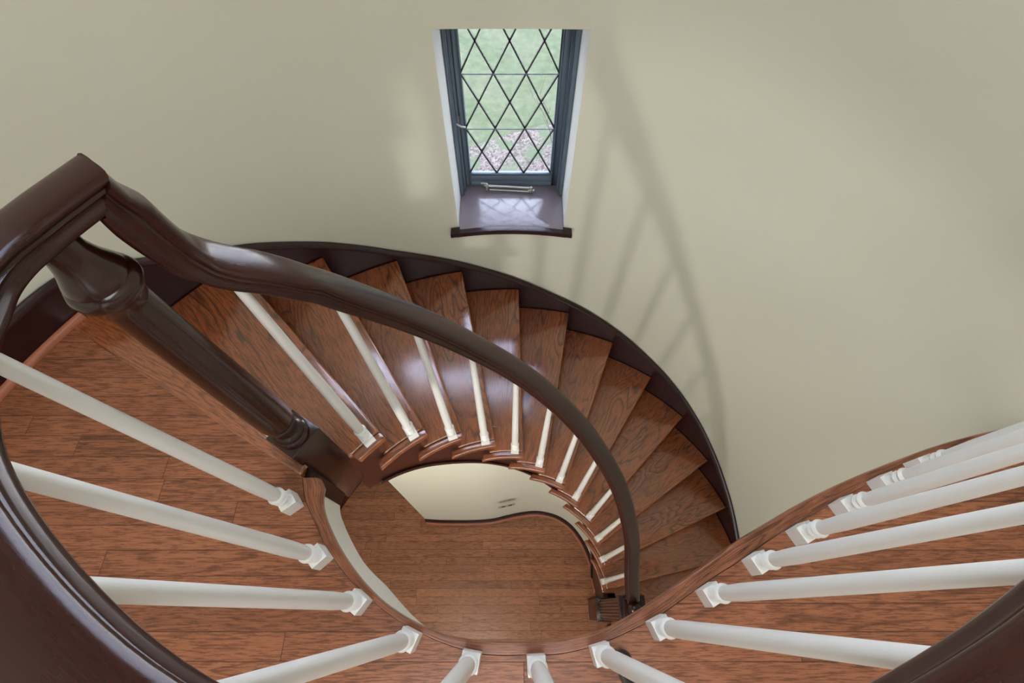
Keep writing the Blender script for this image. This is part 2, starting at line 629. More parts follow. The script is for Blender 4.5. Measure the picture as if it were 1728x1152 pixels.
# slab under the landing with its plastered curved fascia
fas_px = [(575, 838), (573.5, 850), (575, 868), (580, 882), (587, 899), (600, 925), (614.6, 949), (633, 970), (652.8, 989)]
fas = [site(u, v, -.27) for u, v in fas_px][1:]
off = []
for i in range(len(E_)):
    a, b = E_[max(0, i - 1)], E_[min(len(E_) - 1, i + 1)]
    d = Vector((b[0] - a[0], b[1] - a[1])).normalized()
    nrm = Vector((d.y, -d.x))
    s = (S_[i][0] - E_[i][0]) * nrm.x + (S_[i][1] - E_[i][1]) * nrm.y
    if s < 0:
        nrm = -nrm
    x = E_[i][0]
    dist = 0.018 if x < 0 else 0.018 + min(.14, max(0, x) * .55)
    off.append((E_[i][0] + nrm.x * dist, E_[i][1] + nrm.y * dist))
off = [p for p in off if p[0] > fas[-1][0] + .07][2::7]
comb = [(p.x, p.y) for p in catmull([(x, y, 0) for x, y in fas + off], 4)]
ceil_poly = ([(-1.40, .70)] + left_arc[1:] + [(CX - RW - .02, -3.2), (CX + RW + .02, -3.2)]
             + [tuple(pol(RW + .02, a)[:2]) for a in (0, 3, 6, 9)] + list(reversed(comb)) + [(-.56, .250), (-.60, .250), (-.958, .48), (-1.171, .62)])
v, f = slab_tri(ceil_poly, -.27, -.0305)
tag(link('ceiling_lower', v, f, M['ceil'], smooth=True), 'pale plaster fascia and ceiling under the landing', None, None, 'structure')

# ------------------------------------------------------------------ staircase
stair = empty('staircase', (CX, CY, FLOOR_Z), 'curved oak staircase winding down the round tower beneath the window', 'staircase')
P14 = lambda k: -RISE * k


def arc(r, a0, a1, n):
    return [tuple(pol(r, a0 + (a1 - a0) * i / n)[:2]) for i in range(n + 1)]


def line_pt(k, r):
    """point on the nosing line of tread k at about radius r"""
    a = pol(R_OUT, nose_out[k])
    b = pol(R_IN, nose_in[k])
    t = (R_OUT - r) / (R_OUT - R_IN)
    p = a.lerp(b, t)
    return p


def make_tread(k):
    z1 = P14(k)
    z0 = z1 - .03
    po = line_pt(k, R_OUT)
    ang_front_s = math.degrees(math.atan2(line_pt(k, R_SEAM).y - CY, line_pt(k, R_SEAM).x - CX))
    if k == 1:
        back = [(-1.335, .85), (-.66, .408), (-.60, .455), (-.525, .437)]
        bi = 141.0
        pts = [(-1.31, .80 + .02)] + [(-.70, .425), (-.588, .505), (-.520, .452)]
        inner = arc(R_SEAM, 140.5, ang_front_s, 6)
        outer = arc(R_OUT, nose_out[1], 147.0, 5)
        poly = outer + [(-1.30, .815), (-.61, .392), (-.53, .402)] + inner
    else:
        backo = nose_out[k - 1] + 2.6
        backi = nose_in[k - 1] + 3.2
        if k == 13:
            pass
        inner = arc(R_SEAM if k < 13 else .70, backi, ang_front_s, 6)
        if k == 13:
            inner = arc(R_SEAM, backi, 7.2, 3) + arc(.70, 6.4, ang_front_s, 4)
        outer = arc(R_OUT, nose_out[k], backo, 5)
        poly = outer + inner
    v, f = slab(poly, z0, z1)
    mid = pol((R_OUT + R_IN) / 2, (nose_out[k] + nose_in[k]) / 2 + 4)
    rz = math.radians((nose_out[k] + nose_in[k]) / 2 + 2)
    t = link('tread', v, f, M['tread'], stair, (mid.x, mid.y, z1), rz, bevel=.008, seg=3)
    # mitred return nosing round the open end
    a_back = 143.0 if k == 1 else nose_in[k - 1] + 5.8
    rr = []
    if k < 13:
        seam_a = arc(R_SEAM - .0012, a_back if k > 1 else 140.5, ang_front_s, 8)
        inn = arc(R_IN, nose_in[k], a_back + (1.2 if k > 1 else -3), 8)
        poly = seam_a + inn
        v, f = slab(poly, z0, z1)
        link('return_nosing', v, f, M['tread'], t, (mid.x, mid.y, z1), rz + PI / 2, bevel=.004, seg=2)
    return t


for k in range(1, 15):
    make_tread(k)

# landing nosing board at the head of the stair
poly = [(-1.372, .772), (-1.171, .6535), (-.958, .5295), (-.546, .3015), (-.5415, .338), (-.575, .357), (-.66, .408), (-1.335, .852)]
v, f = slab(poly, -.03, .0015)
link('landing_nosing', v, f, M['tread'], stair, (-.95, .57, 0), math.radians(150), bevel=.007, seg=3)

# risers
def riser(k):
    z1 = P14(k) - .029
    z0 = P14(k + 1) + .0005
    if k == 0:
        a, b = Vector((-1.30, .806, 0)), Vector((-.665, .398, 0))
    else:
        a, b = pol(R_OUT - .004, nose_out[k] + 1.2), pol(R_STR if k < 13 else .70, nose_in[k] + 2.6)
    d = (b - a).normalized()
    n = Vector((-d.y, d.x, 0)) * .009
    pts = [(a + n)[:2], (b + n)[:2], (b - n)[:2], (a - n)[:2]]
    v, f = slab([tuple(p) for p in pts], z0, z1)
    m = (a + b) / 2
    link('riser', v, f, M['riser'], stair, (m.x, m.y, z0), math.atan2(d.y, d.x))


for k in range(0, 15):
    riser(k)

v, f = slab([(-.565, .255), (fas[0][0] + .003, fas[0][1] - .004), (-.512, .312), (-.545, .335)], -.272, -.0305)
link('newel_shade_block', v, f, M['skirt'], stair, (-.53, .30, -.1))  # dark block standing in for the shade under the newel

# inner string under the open ends
str_bot = [(-8, -2.82), (16, -2.82), (22, -2.70), (27, -2.42), (30.7, -2.22), (42.8, -1.885), (61.7, -1.60), (78.9, -1.37), (95.8, -1.165), (113, -.957), (128, -.72), (139.6, -.575),
           (147.7, -.50)]


_raw = list(str_bot)
str_bot = [(a_, sum(interp(_raw, a_ + d_) for d_ in (-6, -4, -2, 0, 2, 4, 6)) / 7) for a_ in range(-8, 148, 2)]


def cover(ph):
    """underside height of the tread over angle ph at the string"""
    for k in range(1, 15):
        if ph >= nose_in[k] + 2.6:
            return P14(k) - .029
    return FLOOR_Z + .02


V, Fc, U = [], [], []
angs = []
a = 144.0
brk = sorted([nose_in[k] + 2.6 for k in range(1, 13)], reverse=True)
while a > -2:
    angs.append((a, cover(a)))
    nx = a - 1.5
    for b_ in brk:
        if nx < b_ < a - 1e-6:
            angs.append((b_ + .001, cover(b_ + .001)))
            angs.append((b_ - .001, cover(b_ - .001)))
    a = nx
for (a, zt) in angs:
    zb = min(interp(str_bot, a), zt - .01)
    zb = max(zb, FLOOR_Z + .001)
    if zt <= zb:
        zt = zb + .005
    for r in (R_STR, R_STR + .03):
        p = pol(r, a)
        V += [(p.x, p.y, zt), (p.x, p.y, zb)]
        s = math.radians(a) * .62
        U += [(-s, zt), (-s, zb)]
for i in range(len(angs) - 1):
    b, c = i * 4, (i + 1) * 4
    Fc += [[b, b + 1, c + 1, c], [b + 2, c + 2, c + 3, b + 3], [b + 1, b + 3, c + 3, c + 1], [b, c, c + 2, b + 2]]
Fc += [[0, 2, 3, 1]]
link('inner_string', V, Fc, M['fascia_wood'], stair, (0, 0, 0), uvs=U, smooth=True)
# dark bead along the lower edge of the string
path = [pol(R_STR - .004, a, max(interp(str_bot, a) + .008, FLOOR_Z + .02)) for a in [140 - 2 * i for i in range(62)]]
v, f, u = sweep(path, [(.006, -.009), (-.006, -.009), (-.008, 0), (-.006, .009), (.006, .009)])
link('string_bead', v, f, M['skirt'], stair, uvs=u, smooth=True)

# plastered soffit closing the underside
V, Fc = [], []
aa = [136 - 3 * i for i in range(44)]
for a in aa:
    zi = interp(str_bot, a) + .012
    ko = 5 - (a - 88.35) / 11.05
    zo = max(-RISE * ko - .32, FLOOR_Z + .02)
    zi = max(zi, FLOOR_Z + .02)
    p, q = pol(R_STR + .028, a, zi), pol(R_OUT + .02, a, zo)
    V += [p, q]
for i in range(len(aa) - 1):
    Fc.append([2 * i, 2 * i + 1, 2 * i + 3, 2 * i + 2])
link('soffit', V, Fc, M['ceil'], stair, smooth=True)

# wall string (skirt board) with moulded cap following the stair
sk_top = [(13, -2.17), (17.5, -2.087), (21.6, -2.006), (26.8, -1.907), (33.2, -1.777), (40.2, -1.632), (47.6, -1.492), (52.4, -1.41), (58.6, -1.312),
          (64.3, -1.219), (69.4, -1.142), (74.3, -1.07), (80.7, -.985), (85, -.92), (89.3, -.85), (95.2, -.76), (99.8, -.685), (106.4, -.58), (110.8, -.503),
          (115.6, -.407), (119.9, -.322), (124.2, -.246), (129.1, -.161), (131.9, -.119), (136, -.055), (140.1, .02), (143, .072), (145.5, .115), (147.8, .143), (150, .147), (153.3, .146), (158, .146)]
sk_top = [(-6, -2.5)] + sk_top + [(182, .146)]
path = []
V, Fc, U = [], [], []
angs = [-5 + 2.0 * i for i in range(93)]
hgt = .30
for i, a in enumerate(angs):
    zt = interp(sk_top, a) - .012
    zb = max(zt - .36, FLOOR_Z) if a < 147 else max(zt - .36 * max(0.0, 1 - (a - 147) / 3), .0005) if a < 150 else .0005
    s = math.radians(a) * 1.5
    sec = [(RW - .004, zt), (RW - .018, zt), (RW - .018, zb), (RW - .004, zb)]
    for r, z in sec:
        p = pol(r, a, z)
        V.append(p)
        U.append((s, z))
for i in range(len(angs) - 1):
    for j in range(4):
        j2 = (j + 1) % 4
        Fc.append([i * 4 + j, i * 4 + j2, (i + 1) * 4 + j2, (i + 1) * 4 + j])
Fc += [[0, 1, 2, 3], [4 * (len(angs) - 1) + j for j in (3, 2, 1, 0)]]
link('wall_string', V, Fc, M['skirt'], stair, uvs=U, smooth=True)
path = [pol(RW - .016, a, interp(sk_top, a) - .012) for a in [-5 + 1.5 * i for i in range(124)]]
capp = [(-.014, -.022), (-.014, .012), (-.006, .012), (0, .006), (.006, .004), (.009, -.002), (.009, -.008), (.003, -.014), (.003, -.022)]
# side axis must point inward: the path runs anticlockwise so its right side is outward
capp = [(-s - .004, t) for s, t in capp]
v, f, u = sweep(path, capp)
link('string_cap', v, f, M['skirt'], stair, uvs=u, smooth=True)

# shoe moulding on the landing against the skirt
shoe_prof = [(-.0, 0), (-.0, .02), (.006, .019), (.013, .013), (.016, .005), (.016, 0)]
path = [pol(RW - .019, a, .0008) for a in [149.2 + 1.5 * i for i in range(22)]]
v, f, u = sweep(path, [(-s, t) for s, t in shoe_prof])
tag(link('baseboard_landing', v, f, M['shoe'], uvs=u, smooth=True), 'light oak shoe moulding at the foot of the dark skirt', None, None, 'structure')

# ------------------------------------------------------------------ lower curved wall under the stair
base_xy = [(-.641, .584), (-.55, .578), (-.462, .576), (-.30, .576), (-.151, .586), (-.04, .610), (.072, .632), (.184, .641), (.295, .622), (.38, .585), (.453, .525), (.52, .43),
           (.566, .32), (.588, .21), (.600, .10)]
bp = catmull([(x * 1.048, y * 1.048, 0) for x, y in base_xy], 5)
V, Fc = [], []
for p in bp:
    ph = math.degrees(math.atan2(p.y - CY, p.x - CX))
    r = math.hypot(p.x - CX, p.y - CY)
    zi = interp(str_bot, ph)
    ko = 5 - (ph - 88.35) / 11.05
    zo = -RISE * ko - .32
    zt = zi + .012 + (zo - zi) * max(0, (r - R_STR - .028)) / (R_OUT - R_STR) + .004
    if r < .662:
        zt = zi - .001
    zt = max(zt, FLOOR_Z + .02)
    V += [(p.x, p.y, FLOOR_Z), (p.x, p.y, zt)]
for i in range(len(bp) - 1):
    Fc.append([2 * i, 2 * i + 2, 2 * i + 3, 2 * i + 1])
# thickness at the free end and behind
nb = len(V)
q0 = bp[0]
V += [(q0.x - .0, q0.y + .11, FLOOR_Z), (q0.x, q0.y + .11, V[1][2])]
Fc.append([0, 1, nb + 1, nb])
V += [(.0, q0.y + .14, FLOOR_Z), (0, q0.y + .14, V[1][2] - .45)]
Fc.append([nb, nb + 1, nb + 3, nb + 2])
tag(link('wall_inner', V, Fc, M['plaster'], smooth=True), 'curved cream wall under the staircase in the lower hall', None, None, 'structure')


def along(pts, prof, name, mat, parent=None):
    v, f, u = sweep(pts, prof)
    return link(name, v, f, mat, parent, uvs=u, smooth=True)


pth = [Vector((p.x, p.y, FLOOR_Z + .0005)) for p in bp]
bb = along(pth, [(-.002, 0), (-.002, .085), (.006, .085), (.012, .075), (.012, .06), (.016, .055), (.016, 0)], 'baseboard_inner', M['skirt'])
tag(bb, 'dark moulded baseboard at the foot of the curved lower wall', None, None, 'structure')
sh = along(pth, [(.0165, 0), (.0165, .018), (.024, .014), (.029, .006), (.029, 0)], 'baseboard_shoe', M['shoe'])
tag(sh, 'light oak shoe moulding along the lower baseboard', None, None, 'structure')

path = [pol(RW - .001, a, FLOOR_Z + .0005) for a in range(128, 186, 3)]
rb = along(path, [(.001, 0), (.001, .14), (-.006, .14), (-.014, .12), (-.016, 0)], 'baseboard_round', M['skirt'])
tag(rb, 'dark baseboard at the foot of the round wall in the lower hall', None, None, 'structure')

# outlet plate low on that wall
ox = -.035
oy = .6105
M['plate'] = plain('plate_grey', hexl(176, 172, 160), 0.4)
M['slot'] = plain('slot_dark', hexl(40, 38, 36), 0.6)
oc = empty('outlet_cover', (ox, oy - .003, -2.14), 'small grey outlet cover low on the curved lower wall', 'outlet cover')
oa = math.radians(12)
v, f = box(ox, oy - .004, .057, .003, -2.175, -2.105, oa)
link('plate', v, f, M['plate'], oc, bevel=.0015)
for sx_ in (-.024, .024):
    v, f = box(ox + sx_ * math.cos(oa), oy - .0075 + sx_ * math.sin(oa), .012, .001, -2.156, -2.124, oa)
    link('socket_face', v, f, M['slot'], oc)

# ------------------------------------------------------------------ balustrade
bal = empty('balustrade', (0, 0, 0), 'dark mahogany handrail and newels with white turned balusters around the well', 'balustrade')
bal.location = (-.560, .394, -.39)


def section_square(c, h, ang, z):
    cs, sn = math.cos(ang), math.sin(ang)
    return [(c[0] + x * cs - y * sn, c[1] + x * sn + y * cs, z) for x, y in ((-h, -h), (h, -h), (h, h), (-h, h))]


def baluster(x, y, z0, z1, ang, block=.0195, bh=.056):
    H = z1 - z0
    v1, f1 = box(x, y, block, block, z0 + .0003, z0 + bh, ang)
    s = block / .0195
    pr = [(.0180 * s, z0 + bh - .001), (.0165 * s, z0 + bh + .003), (.0120 * s, z0 + bh + .009), (.0115 * s, z0 + bh + .017), (.0130 * s, z0 + bh + .022), (.0170 * s, z0 + bh + .025),
          (.0190 * s, z0 + bh + .030), (.0170 * s, z0 + bh + .035), (.0132 * s, z0 + bh + .038), (.0132 * s, z0 + bh + .042), (.0180 * s, z0 + bh + .045), (.0205 * s, z0 + bh + .051),
          (.0185 * s, z0 + bh + .057), (.0150 * s, z0 + bh + .060), (.0156 * s, z0 + bh + .075), (.0164 * s, z0 + bh + .15)]
    for i in range(1, 7):
        t = i / 6
        pr.append((s * (.0164 - .0066 * t), z0 + bh + .15 + (H - bh - .15) * t))
    v2, f2 = lathe(pr, x, y, 24)
    o = link('baluster', *merge((v1, f1), (v2, f2)), M['white'], bal, (x, y, z0), ang, smooth=True, auto=math.radians(40))
    return o


land_bal = [site(u, v, 0) for u, v in [(496, 851), (544.5, 941), (609.5, 1015.5), (694, 1077), (796, 1113), (904, 1119.5), (1011, 1101), (1108, 1057), (1192, 1003),
                                       (1270, 951), (1344, 902), (1415.5, 858)]]
land_bal += [(.935, .277), (1.045, .322), (1.16, .353), (1.28, .372)]
RZ = .870                        # height of the widest line of the landing rail
RUN = list(land_bal)
for i, (x, y) in enumerate(land_bal):
    a = land_bal[max(0, i - 1)]
    b = land_bal[min(len(land_bal) - 1, i + 1)]
    ang = math.atan2(b[1] - a[1], b[0] - a[0])
    baluster(x, y, 0, RZ - .008 - (.015 if i == 0 else 0), ang)

stair_bal = [(-.440, .455), (-.345, .532), (-.231, .588), (-.113, .624), (.013, .638), (.134, .625), (.248, .591), (.349, .539), (.443, .465), (.513, .371), (.562, .271), (.588, .155)]

# handrail section: (side, up), flat underside, side fillet, rounded back
sec = [(-.028, -.010), (.028, -.010), (.0335, -.006), (.0345, .000), (.033, .005), (.0300, .010), (.0290, .015), (.0300, .020), (.0318, .0225), (.0300, .0245), (.0290, .027),
       (.0320, .031), (.0350, .036), (.0355, .040), (.034, .0435), (.027, .0475), (.015, .0495), (0, .0505)]
sec = [(s * .94, t * .75) for s, t in sec]
sec = sec + [(-s, t) for s, t in reversed(sec[2:-1])]

RN = .832
apex = Vector((-.530, .450, RN))
run = []
for i, (x, y) in enumerate(land_bal):
    p0, p1 = land_bal[max(0, i - 1)], land_bal[min(len(land_bal) - 1, i + 1)]
    d_ = Vector((p1[0] - p0[0], p1[1] - p0[1])).normalized()
    run.append((x + d_.y * .020, y - d_.x * .020))
lp = [Vector((x, y, RZ)) for x, y in reversed([*run[1:], (1.44, .372)])]
lp += [Vector((-.537, .200, .862))]
lp += [Vector((-.563, .262, .850)), Vector((-.576, .305, .843)), Vector((-.577, .345, .837)), Vector((-.568, .382, RN)), Vector((-.551, .415, RN)), apex]
lp = catmull(lp, 6)
lp[-2] = lp[-3].lerp(apex, .5)
d_in = (lp[-1] - lp[-2]).normalized()
thick = []
for i, p in enumerate(lp):
    k_ = (len(lp) - 1 - i) / 40
    thick.append(1.0 + .14 * min(1, max(0, k_ - .25)))
sp = [apex, Vector((-.5285, .4515, .795)), Vector((-.523, .455, .747)), Vector((-.512, .460, .702)), Vector((-.491, .467, .672)), Vector((-.460, .473, .648)),
      Vector((-.425, .483, .622)), Vector((-.388, .503, .568))]
sp += [Vector((x, y, P14(k) + {2: .864, 3: .852, 4: .842}.get(k, .834))) for k, (x, y) in enumerate(stair_bal, 1) if k > 1]
sp += [Vector((.612, .055, -1.575))]
spc = catmull(sp, 6)
azs = []
for i, p in enumerate(spc):
    q = spc[min(len(spc) - 1, i + 1)] - spc[max(0, i - 1)]
    if i > 48:
        azs.append(None)
        continue
    base = math.atan2(q.y, q.x)
    w_ = min(1, max(0, (i - 14) / 26))
    azs.append(math.radians(50) * (1 - w_) + base * w_)
d_out = (spc[1] - spc[0]).normalized()
mit = (d_in + d_out).normalized()
v, f, u = sweep(lp, sec, mitre1=mit, scale=thick)
h1 = link('handrail', v, f, M['rail'], bal, uvs=u, smooth=True, auto=math.radians(50))
tag(h1, 'level dark handrail around the landing')
v, f, u = sweep(spc, sec, mitre0=mit, az=azs, tscale=[1 + .34 * min(1, i / 6) * max(0, 1 - max(0, i - 8) / 26) for i in range(len(spc))])
h2 = link('handrail', v, f, M['rail'], bal, uvs=u, smooth=True, auto=math.radians(50))
tag(h2, 'dark handrail winding down the stair')

for k, (x, y) in enumerate(stair_bal, 1):
    near = min(spc, key=lambda p: (p.x - x) ** 2 + (p.y - y) ** 2)
    baluster(x, y, P14(k), near.z + .006, math.atan2(y - CY, x - CX), block=.0175, bh=.045)

# upper newel: square block in the corner and a turned post
NX, NY = -.560, .394
nw = empty('newel_post', (NX, NY, -.39))
nw.parent = bal
nw.matrix_parent_inverse = world(bal).inverted()
na = math.radians(-32.5)
v, f = box(NX, NY, .0475, .0475, -.415, .07, na)
link('newel_block', v, f, M['newel'], nw, (NX, NY, 0), na, bevel=.002)
pr = [(.038, .094), (.042, .098), (.0445, .105), (.042, .113), (.037, .117), (.037, .122), (.039, .127), (.036, .134), (.030, .139), (.029, .149), (.032, .160), (.036, .170),
      (.0375, .182), (.0345, .186), (.035, .193), (.040, .199), (.0405, .206), (.0405, .26), (.039, .34), (.037, .46), (.034, .60), (.033, .69), (.0345, .708), (.041, .716), (.048, .726),
      (.0495, .736), (.046, .746), (.042, .749), (.042, .755), (.037, .766), (.030, .783), (.0255, .803), (.026, .838)]
pr = [(r_, z_ - .025 if z_ < .21 else z_) for r_, z_ in pr]
v, f = lathe(pr, NX, NY, 48)
link('turned_shaft', v, f, M['newel'], nw, (NX, NY, .4), 0, smooth=True, auto=math.radians(40))

# lower newel: square plinth, fluted shaft, moulded cap
LX, LY = .622, -.004
ln = empty('newel_post', (LX, LY, FLOOR_Z))
ln.parent = bal
ln.matrix_parent_inverse = world(bal).inverted()
h = .0655
v, f = box(LX, LY, h, h, FLOOR_Z + .0005, -2.40)
link('newel_plinth', v, f, M['riser'], ln, (LX, LY, FLOOR_Z), bevel=.003)
v, f = merge(box(LX, LY, h + .004, h + .004, -2.40, -2.385), box(LX, LY, h - .004, h - .004, -2.385, -2.37))
link('plinth_moulding', v, f, M['skirt'], ln, (LX, LY, FLOOR_Z), bevel=.003)
# shaft with reeds on every face
pts = []
hs, nr = .054, 6
for side in range(4):
    ca, sa = math.cos(side * PI / 2), math.sin(side * PI / 2)
    loc = [(-hs, -hs)]
    wr = (2 * hs - .012) / nr
    for r in range(nr):
        x0 = -hs + .006 + r * wr
        for j in range(7):
            a = PI * j / 6
            loc.append((x0 + wr / 2 - math.cos(a) * wr * .46, -hs + .004 - math.sin(a) * .0075))
    for x, y in loc:
        pts.append((LX + x * ca - y * sa, LY + x * sa + y * ca))
v, f = slab(pts, -2.37, -1.66)
link('reeded_shaft', v, f, M['newel'], ln, (LX, LY, -2.27), 0)
v, f = merge(box(LX, LY, .060, .060, -1.66, -1.645), box(LX, LY, .068, .068, -1.645, -1.61), box(LX, LY, .052, .052, -1.61, -1.595))
link('newel_cap', v, f, M['skirt'], ln, (LX, LY, -1.6), 0, bevel=.004, seg=3)
v, f = lathe([(.03, -1.597), (.034, -1.590), (.03, -1.580), (.034, -1.570), (.036, -1.555), (.030, -1.540), (.018, -1.531), (.004, -1.528)], LX, LY, 28)
link('cap_button', v, f, M['skirt'], ln, (LX, LY, -1.5), 0, smooth=True)

# ------------------------------------------------------------------ window
M['steel'] = plain('window_steel_paint', hexl(98, 112, 128), 0.4, spec=0.5, noise=0.08, nscale=20)
M['lead'] = plain('lead_came', hexl(36, 38, 42), 0.45, metal=0.3)
M['brass'] = plain('dull_nickel', hexl(158, 158, 150), 0.34, metal=0.7)
M['sillm'] = plain('sill_stain', hexl(126, 116, 124), 0.22, spec=0.6, noise=0.1, nscale=14, coat=0.5)
gm, gt, gb = nt('window_glass')
gb.inputs['Base Color'].default_value = (1, 1, 1, 1)
gb.inputs['Transmission Weight'].default_value = 1.0
gb.inputs['Roughness'].default_value = 0.0
gb.inputs['IOR'].default_value = 1.45
M['glass'] = gm
win = empty('window_1', (0, 1.75, z_sill), 'leaded casement window with diamond lattice in the round wall', None, None, 'structure')


def ybox(x0, x1, y0, y1, z0, z1):
    return slab([(x0, y0), (x1, y0), (x1, y1), (x0, y1)], z0, z1)


def framebox(x0, x1, z0, z1, w, y0, y1):
    return merge(ybox(x0, x0 + w, y0, y1, z0, z1), ybox(x1 - w, x1, y0, y1, z0, z1), ybox(x0 + w, x1 - w, y0, y1, z0, z0 + w), ybox(x0 + w, x1 - w, y0, y1, z1 - w, z1))


gx0, gx1, gz0, gz1 = -.196, .179, -.3745, .361
def jambs(x0, x1, z0, z1, w, y0, y1):
    return merge(ybox(x0, x0 + w, y0, y1, z0, z1), ybox(x1 - w, x1, y0, y1, z0, z1), ybox(x0 + w, x1 - w, y0, y1, z1 - w, z1))


link('outer_frame', *merge(jambs(hx0 + .001, hx1 - .001, z_sill + .012, z_head - .001, .014, 1.713, 1.829), jambs(hx0 + .0152, hx1 - .0152, z_sill + .012, z_head - .0152, .010, 1.743, 1.829),
                           ybox(hx0 + .0155, hx1 - .0155, 1.80, 1.829, z_sill + .0115, z_sill + .034)),
     M['steel'], win, (0, 1.75, z_sill), bevel=.002)
link('casement', *merge(framebox(hx0 + .0255, hx1 - .0255, z_sill + .0125, z_head - .026, .024, 1.779, 1.815), ybox(hx0 + .0495, hx1 - .0495, 1.783, 1.80, z_sill + .036, gz0 - .0105), framebox(gx0 - .010, gx1 + .010, gz0 - .010, gz1 + .010, .012, 1.781, 1.801)),
     M['steel'], win, (0, 1.75, z_sill), bevel=.002)
link('pane', *ybox(gx0, gx1, 1.7895, 1.7925, gz0, gz1), M['glass'], win, (0, 1.75, z_sill))
# lattice of lead cames clipped to the glass
dx, dz = (gx1 - gx0) / 3, (gz1 - gz0) / 3


def came(x0, z0_, x1, z1_, w=.0026):
    d = Vector((x1 - x0, 0, z1_ - z0_)).normalized()
    n = Vector((-d.z, 0, d.x)) * w
    y0, y1 = 1.7855, 1.7965
    a, b = Vector((x0, 0, z0_)), Vector((x1, 0, z1_))
    V = []
    for yy in (y0, y1):
        for q in (a + n, a - n, b - n, b + n):
            V.append((q.x, yy, q.z))
    return V, [[0, 1, 2, 3], [7, 6, 5, 4], [0, 4, 5, 1], [1, 5, 6, 2], [2, 6, 7, 3], [3, 7, 4, 0]]


bars = []
for i in range(-3, 4):
    for sgn in (1, -1):
        # x = gx0 + i*dx + sgn*dx/dz*(z-gz0)
        xs = gx0 + i * dx if sgn == 1 else gx1 - i * dx
        t0, t1 = 0.0, 3.0
        def X(t): return xs + sgn * dx * t
        # clip
        lo, hi = (gx0, gx1)
        ts = sorted([(lo - xs) / (sgn * dx), (hi - xs) / (sgn * dx)])
        a_, b_ = max(t0, ts[0]), min(t1, ts[1])
        if b_ - a_ > .02:
            bars.append(came(X(a_), gz0 + dz * a_, X(b_), gz0 + dz * b_))
link('lead_lattice', *merge(*bars), M['lead'], win, (0, 1.75, z_sill))
for kz in (1, 2):
    link('saddle_bar', *tube([(gx0 - .004, 1.782, gz0 + dz * kz), (gx1 + .004, 1.782, gz0 + dz * kz)], .0022), M['steel'], win, (0, 1.75, z_sill), smooth=True)
# latch on the left stile
lz = -.082
lat = link('latch', *merge(ybox(gx0 - .040, gx0 - .018, 1.758, 1.764, lz - .004, lz + .034), tube([(gx0 - .029, 1.764, lz + .01), (gx0 - .029, 1.741, lz + .01)], .006),
                           tube([(gx0 - .050, 1.741, lz + .012), (gx0 - .029, 1.739, lz + .010), (gx0 - .012, 1.737, lz + .0), (gx0 + .006, 1.737, lz - .004)], .0048, .0036)),
           M['brass'], win, (0, 1.72, lz), smooth=True, auto=math.radians(40))
lat['label'] = 'dull metal latch'
# stay bar lying along the sill
zs = z_sill + .028
st = link('window_stay', *merge(tube([(-.13, 1.751, zs + .012), (.085, 1.741, zs + .006)], .0055), tube([(-.105, 1.741, zs - .004), (.09, 1.729, zs - .006)], .0035),
                                lathe([(.001, zs - .015), (.009, zs - .014), (.009, zs + .016), (.006, zs + .022), (.001, zs + .024)], -.118, 1.751, 14),
                                lathe([(.001, zs - .015), (.008, zs - .014), (.010, zs + .004), (.006, zs + .018), (.001, zs + .02)], .09, 1.735, 14),
                                tube([(-.145, 1.756, zs + .020), (-.118, 1.751, zs + .022)], .0048), tube([(.075, 1.729, zs + .0), (.105, 1.731, zs + .0)], .005)),
          M['brass'], win, (0, 1.71, zs), smooth=True, auto=math.radians(40))
st['label'] = 'dull metal casement stay bar'
# sill board with curved front and moulded apron
front = []
for i in range(13):
    x = hx0 + .004 + (hx1 - hx0 - .008) * i / 12
    front.append((x, CY + math.sqrt(1.512 ** 2 - (x - CX) ** 2)))
backl = []
backr = []
poly = front + backl + [(hx1 - .0015, 1.80), (hx0 + .0015, 1.80)] + backr
v, f = slab(poly, z_sill - .0005, z_sill + .011)
link('sill_board', v, f, M['sillm'], win, (0, 1.6, z_sill), bevel=.003)


def apron(y_off, z0, z1, xa, xb):
    a = [(xa + (xb - xa) * i / 12) for i in range(13)]
    fr = [(x, CY + math.sqrt((RW - y_off) ** 2 - (x - CX) ** 2)) for x in a]
    bk = [(x, CY + math.sqrt((RW - .001) ** 2 - (x - CX) ** 2)) for x in reversed(a)]
    return slab(fr + bk, z0, z1)


link('sill_nosing', *merge(apron(.040, z_sill - .012, z_sill + .0105, -.276, .270), apron(.027, z_sill - .026, z_sill - .012, -.266, .260), apron(.018, z_sill - .040, z_sill - .026, -.254, .248)),
     M['skirt'], win, (0, 1.5, z_sill), bevel=.004)

# the window above it, outside the picture
wa, wb = pol(1.73, W2[0]), pol(1.73, W2[1])
wd = (wb - wa).normalized()
wn = Vector((wd.y, -wd.x, 0))
w2 = empty('window_2', (wa + wb) / 2 + Vector((0, 0, W2[2])), 'wide casement window higher in the round wall', None, None, 'structure')
wl = (wb - wa).length


def wbox(s0, s1, z0, z1, hw):
    p = [wa + wd * s0 + wn * hw, wa + wd * s1 + wn * hw, wa + wd * s1 - wn * hw, wa + wd * s0 - wn * hw]
    return slab([(q.x, q.y) for q in p], z0, z1)


parts = [wbox(0, .05, W2[2], W2[3], .02), wbox(wl - .05, wl, W2[2], W2[3], .02), wbox(.05, wl - .05, W2[2], W2[2] + .05, .02), wbox(.05, wl - .05, W2[3] - .05, W2[3], .02),
         wbox(wl / 2 - .02, wl / 2 + .02, W2[2] + .05, W2[3] - .05, .02)]
link('frame', *merge(*parts), M['steel'], w2)
link('pane', *wbox(.05, wl - .05, W2[2] + .05, W2[3] - .05, .002), M['glass'], w2)

